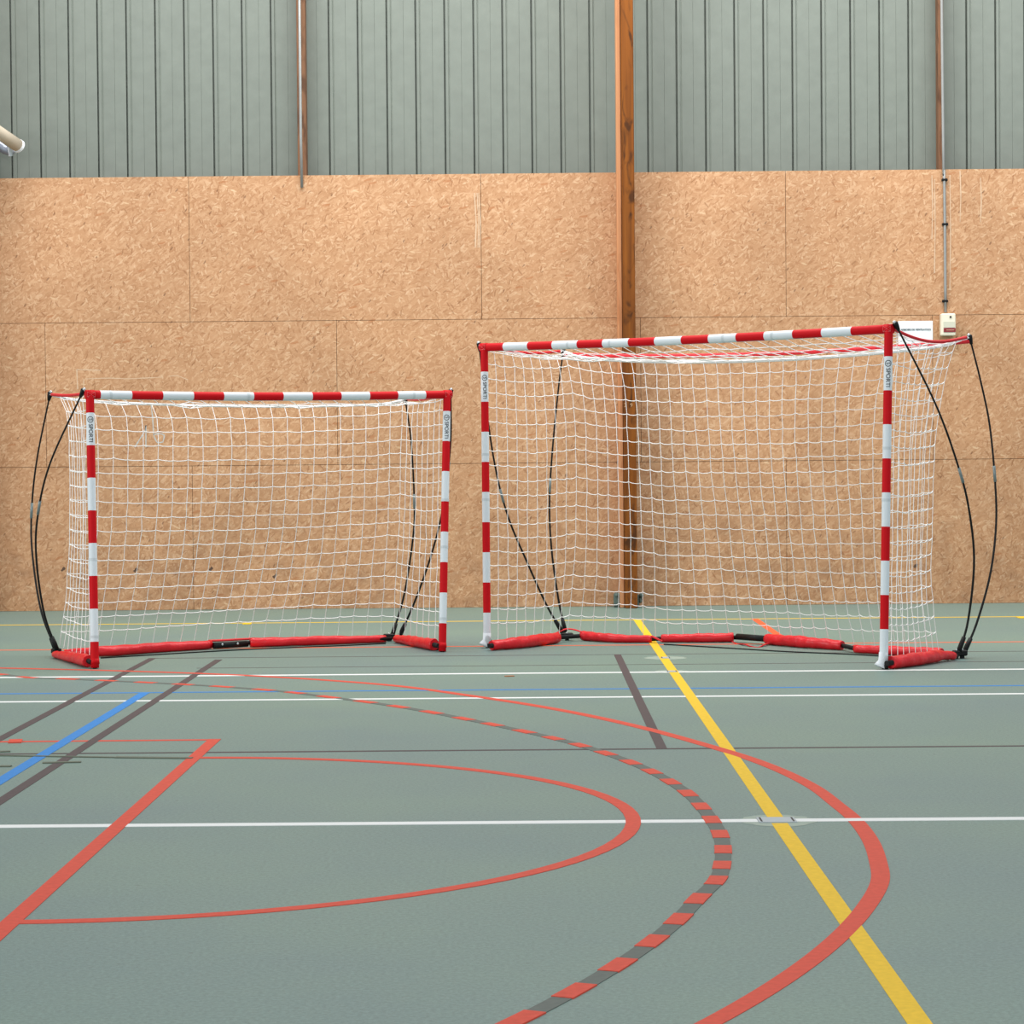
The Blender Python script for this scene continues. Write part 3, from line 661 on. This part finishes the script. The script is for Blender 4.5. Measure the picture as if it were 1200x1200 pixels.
# ---- left goal (2.4 x 1.7 m) ----
LGd=dict(W=2.4,H=1.7,FL=(-2.664,14.437,0),th=.4849,tl=(105.3,457.5),tr=(524,457.8),bl=(111.3,783.5),br=(518.3,764),lean=(0,0),
 pt=.14,foot='cap',patches=((4.5,6.85),(2.95,4.5,6.85)),ct=.085,cstep=.2,csag=.012,cpatch=(.15,1.05,2.2),
 tipL=(58.5,462.5,15.28),tipR=(475,468,16.3),knL=(97,458.5),knR=(528.3,459.5),
 poles=[dict(pts=[(67,762,15.13),(52,720,15.1),(43,660,15.0),(43.5,610,14.9),(58,545,14.7),(97,459,14.47)],fer=.97),
        dict(pts=[(65.5,762,15.2),(48,715,15.25),(38,650,15.35),(37,600,15.4),(43,540,15.35),(58.5,462.5,15.28)],fer=.93),
        dict(pts=[(460,744,16.5),(474,695,16.5),(484,630,16.45),(485.5,590,16.4),(482,520,16.35),(475,468,16.3)],fer=.98),
        dict(pts=[(469,744,16.45),(488,700,16.3),(507,645,16.05),(520,590,15.85),(528,520,15.7),(528.3,459.5,15.6)],fer=1.2)],
 ssag=(.012,.02),rfwd=.12,rsag=.045,redrope=False,ropr=.008,
 ncs=8,ncb=24,rows=17,cornL=[(70,464.5,15.25),(78,482,15.1),(81,520,15.0),(82,600,15.0),(80,660,15.03),(76,710,15.1),(70,757,15.15)],
 cornR=[(472,471,16.3),(471,485,16.25),(470,520,16.2),(468,600,16.2),(464,680,16.3),(461,745,16.5)],
 bot=[(70,757,15.15),(117,756,15.42),(246,750,15.93),(293,748,16.1),(451,744,16.45),(461,745,16.5)],seed=3,sidesag=.012,bow=.10,droop=.0035,roof=4,roofsag=.02,diag=True,
 sleeves=[[(64,762.5,770.8),(84,764,776.5),(104,767,782.2)],[(76,761,770),(118,757,769.8),(180,753.5,765),(247,750,760.7)],[(293,747.7,758.7),(370,745.5,756),(452,744.5,752.8)],[(464,743.8,752.8),(486,745.5,757.8),(509,748.7,762.5)]],
 bars=[dict(p=[(76,765.5,.027),(118,763.4,.034),(247,755.4,.031),(293,753.2,.032),(370,750.7,.03),(459,748.5,.026)],r=.014,bolts=((261,755),(279,754))),dict(p=[(250,756.6,.026),(290,754.3,.026)],r=.021),dict(p=[(66,767,.024),(84,770.3,.034),(104,774.6,.041),(108,776,.04)],r=.016),dict(p=[(464,748.3,.027),(486,751.7,.034),(509,755.6,.04),(514,757,.04)],r=.016)],
 hinges=[dict(c=(66,769),a=.6,w=.06),dict(c=(456,751.5),a=.3,w=.075),dict(c=(106,780),a=1.2,w=.05),dict(c=(512,762),a=1.2,w=.05)],
 dark_lines=[[(118,771),(230,764.3),(310,760),(400,756.5),(452,754)]],webs=[dict(p=[(245,751,15.9),(262,750.4,15.96),(280,749.4,16.02),(296,748.6,16.1)],r=.016),dict(p=[(450,746.2,16.42),(458,745,16.46),(466,745,16.46)],r=.012)])
goal('football_goal','smaller portable goal at the left with red and white striped posts ending in red',LGd)
# ---- right goal (3 x 2 m) ----
RGd=dict(W=3.0,H=2.0,FL=(-.269,15.700,0),th=-.6470,tl=(567.5,402.5),tr=(1041.5,380.3),bl=(571,759.3),br=(1035.5,784.5),lean=(0,0),
 pt=.19,foot='flap',patches=((2.75,4.25),(2.7,4.22)),ct=.195,cstep=.2,csag=.012,cpatch=(.72,1.05,1.9,2.25),
 tipL=(660,412,16.45),tipR=(1136.5,396,14.65),knL=(561.5,404.8),knR=(1050,380.8),
 poles=[dict(pts=[(659,741,16.4),(640,708,16.3),(616,655,16.15),(597,610,16.0),(583,560,15.9),(572,495,15.8),(561.5,404.8,15.75)],fer=1.02),
        dict(pts=[(662.5,741,16.45),(654,700,16.45),(646,640,16.45),(644,585,16.45),(648,520,16.45),(655,450,16.45),(660,412,16.45)],fer=1.08),
        dict(pts=[(1122.5,766,14.45),(1134,730,14.45),(1141.5,660,14.4),(1136,600,14.3),(1124,550,14.2),(1097,475,14.05),(1050,380.8,13.88)],fer=1.11),
        dict(pts=[(1129.5,765,14.5),(1144,732,14.55),(1160,675,14.65),(1167,620,14.7),(1166.5,570,14.7),(1160,500,14.7),(1150,450,14.68),(1136.5,396,14.65)],fer=1.11)],
 ssag=(.03,.055),rfwd=.15,rsag=.09,redrope=True,ropr=.011,redsag=.045,
 ncs=9,ncb=30,rows=20,cornL=[(662,414,16.4),(668,440,16.3),(674,500,16.2),(675,580,16.15),(673,660,16.2),(665,741,16.4)],
 cornR=[(1121,399,14.62),(1112,425,14.55),(1103,465,14.5),(1096,520,14.45),(1093,600,14.45),(1091,670,14.45),(1094,715,14.45),(1100,762,14.5)],
 bot=[(665,741,16.4),(765,745.5,16.0),(780,750,15.93),(860,750,15.92),(900,752,15.75),(985,757,15.3),(1004,758,15.2),(1100,762,14.5)],seed=5,sidesag=.02,bow=.05,droop=.007,roof=5,roofsag=.03,diag=False,
 sleeves=[[(576,750.5,762.3),(612,745.5,759.5),(653,741,753.7)],[(682.5,739.3,750.5),(722,743,753),(764,744.9,753)],[(775,743.7,752.6),(815,742.5,752.8),(859.5,741.6,752.5)],[(899,743,755.3),(940,745.5,759),(987,750.8,762)],[(1002,755.5,765),(1050,757,768),(1104,759.3,771)],[(1043,769,784.2),(1075,764.5,780),(1105,760.5,775),(1118,764.5,773.5)]],
 bars=[dict(p=[(656,747,.033),(683,745,.033),(722,748,.029),(765,749,.024),(775,748.1,.026),(815,747.6,.03),(860,747,.031),(899,749.2,.035),(940,752.2,.037),(988,756.6,.031),(1002,760.2,.027),(1050,762.5,.03),(1104,765.2,.032)],r=.0145,bolts=((875.5,746.8),(892,747.3))),dict(p=[(864,746,.04),(898,748.5,.04)],r=.021),dict(p=[(573,757,.033),(612,752.5,.04),(655,747.3,.036)],r=.016),dict(p=[(1039,777.4,.04),(1075,772.2,.041),(1105,767.8,.038),(1121,769,.02)],r=.016)],
 hinges=[dict(c=(664.5,750.5),a=.1,w=.085),dict(c=(572.5,759),a=.9,w=.05),dict(c=(1120.5,772),a=.1,w=.045),dict(c=(1127.5,771.5),a=.1,w=.06),dict(c=(1040,782.5),a=.9,w=.05)],
 dark_lines=[[(778,755),(840,758.6),(920,763.4),(1000,766.8),(1060,770.5),(1112,773)]],webs=[dict(p=[(652,742,16.35),(662,737.5,16.4),(672,737.7,16.4),(684,741.5,16.3)],r=.011),dict(p=[(764,745.5,15.9),(769,748,15.85),(776,751.5,15.85)],r=.011),
       dict(p=[(858,752,15.75),(864,754.6,15.75),(872,755,15.6),(880,757.5,15.5),(888,758.8,15.45),(894,756.5,15.5),(900,754,15.6)],r=.009),dict(p=[(986,757,15.2),(992,759.5,15.2),(1000,757,15.2),(1004,756.5,15.2)],r=.011)])
goal('football_goal','larger taller portable goal at the right with striped posts ending in white foot flaps',RGd)
# ---------------------------------------------------------------- light
wd=bpy.data.worlds.new('world'); bpy.context.scene.world=wd; wd.use_nodes=True
bg=wd.node_tree.nodes['Background']; bg.inputs[0].default_value=(.86,.93,1,1); bg.inputs[1].default_value=.55
def area(name,loc,target,sx,sy,power,col):
    l=bpy.data.lights.new(name,'AREA'); l.shape='RECTANGLE'; l.size=sx; l.size_y=sy; l.energy=power; l.color=col
    o=bpy.data.objects.new(name,l); C.objects.link(o); o.location=loc; o.rotation_euler=(Vector(target)-Vector(loc)).to_track_quat('-Z','Y').to_euler(); return o
area('roof_skylight',(1.2,16.8,8.0),(1.2,17.8,0),13,2.5,960,(1,.98,.95))
area('side_window',(-13,9,4.5),(1,18,1.5),8,4,560,(1,.98,.95))
area('front_window',(2,-4,6),(0,18,2),12,4,520,(1,.99,.97))
sc=bpy.context.scene
sc.view_settings.view_transform='Standard'; sc.view_settings.look='None'; sc.view_settings.gamma=1; sc.view_settings.use_curve_mapping=False
sc.view_settings.exposure=.12
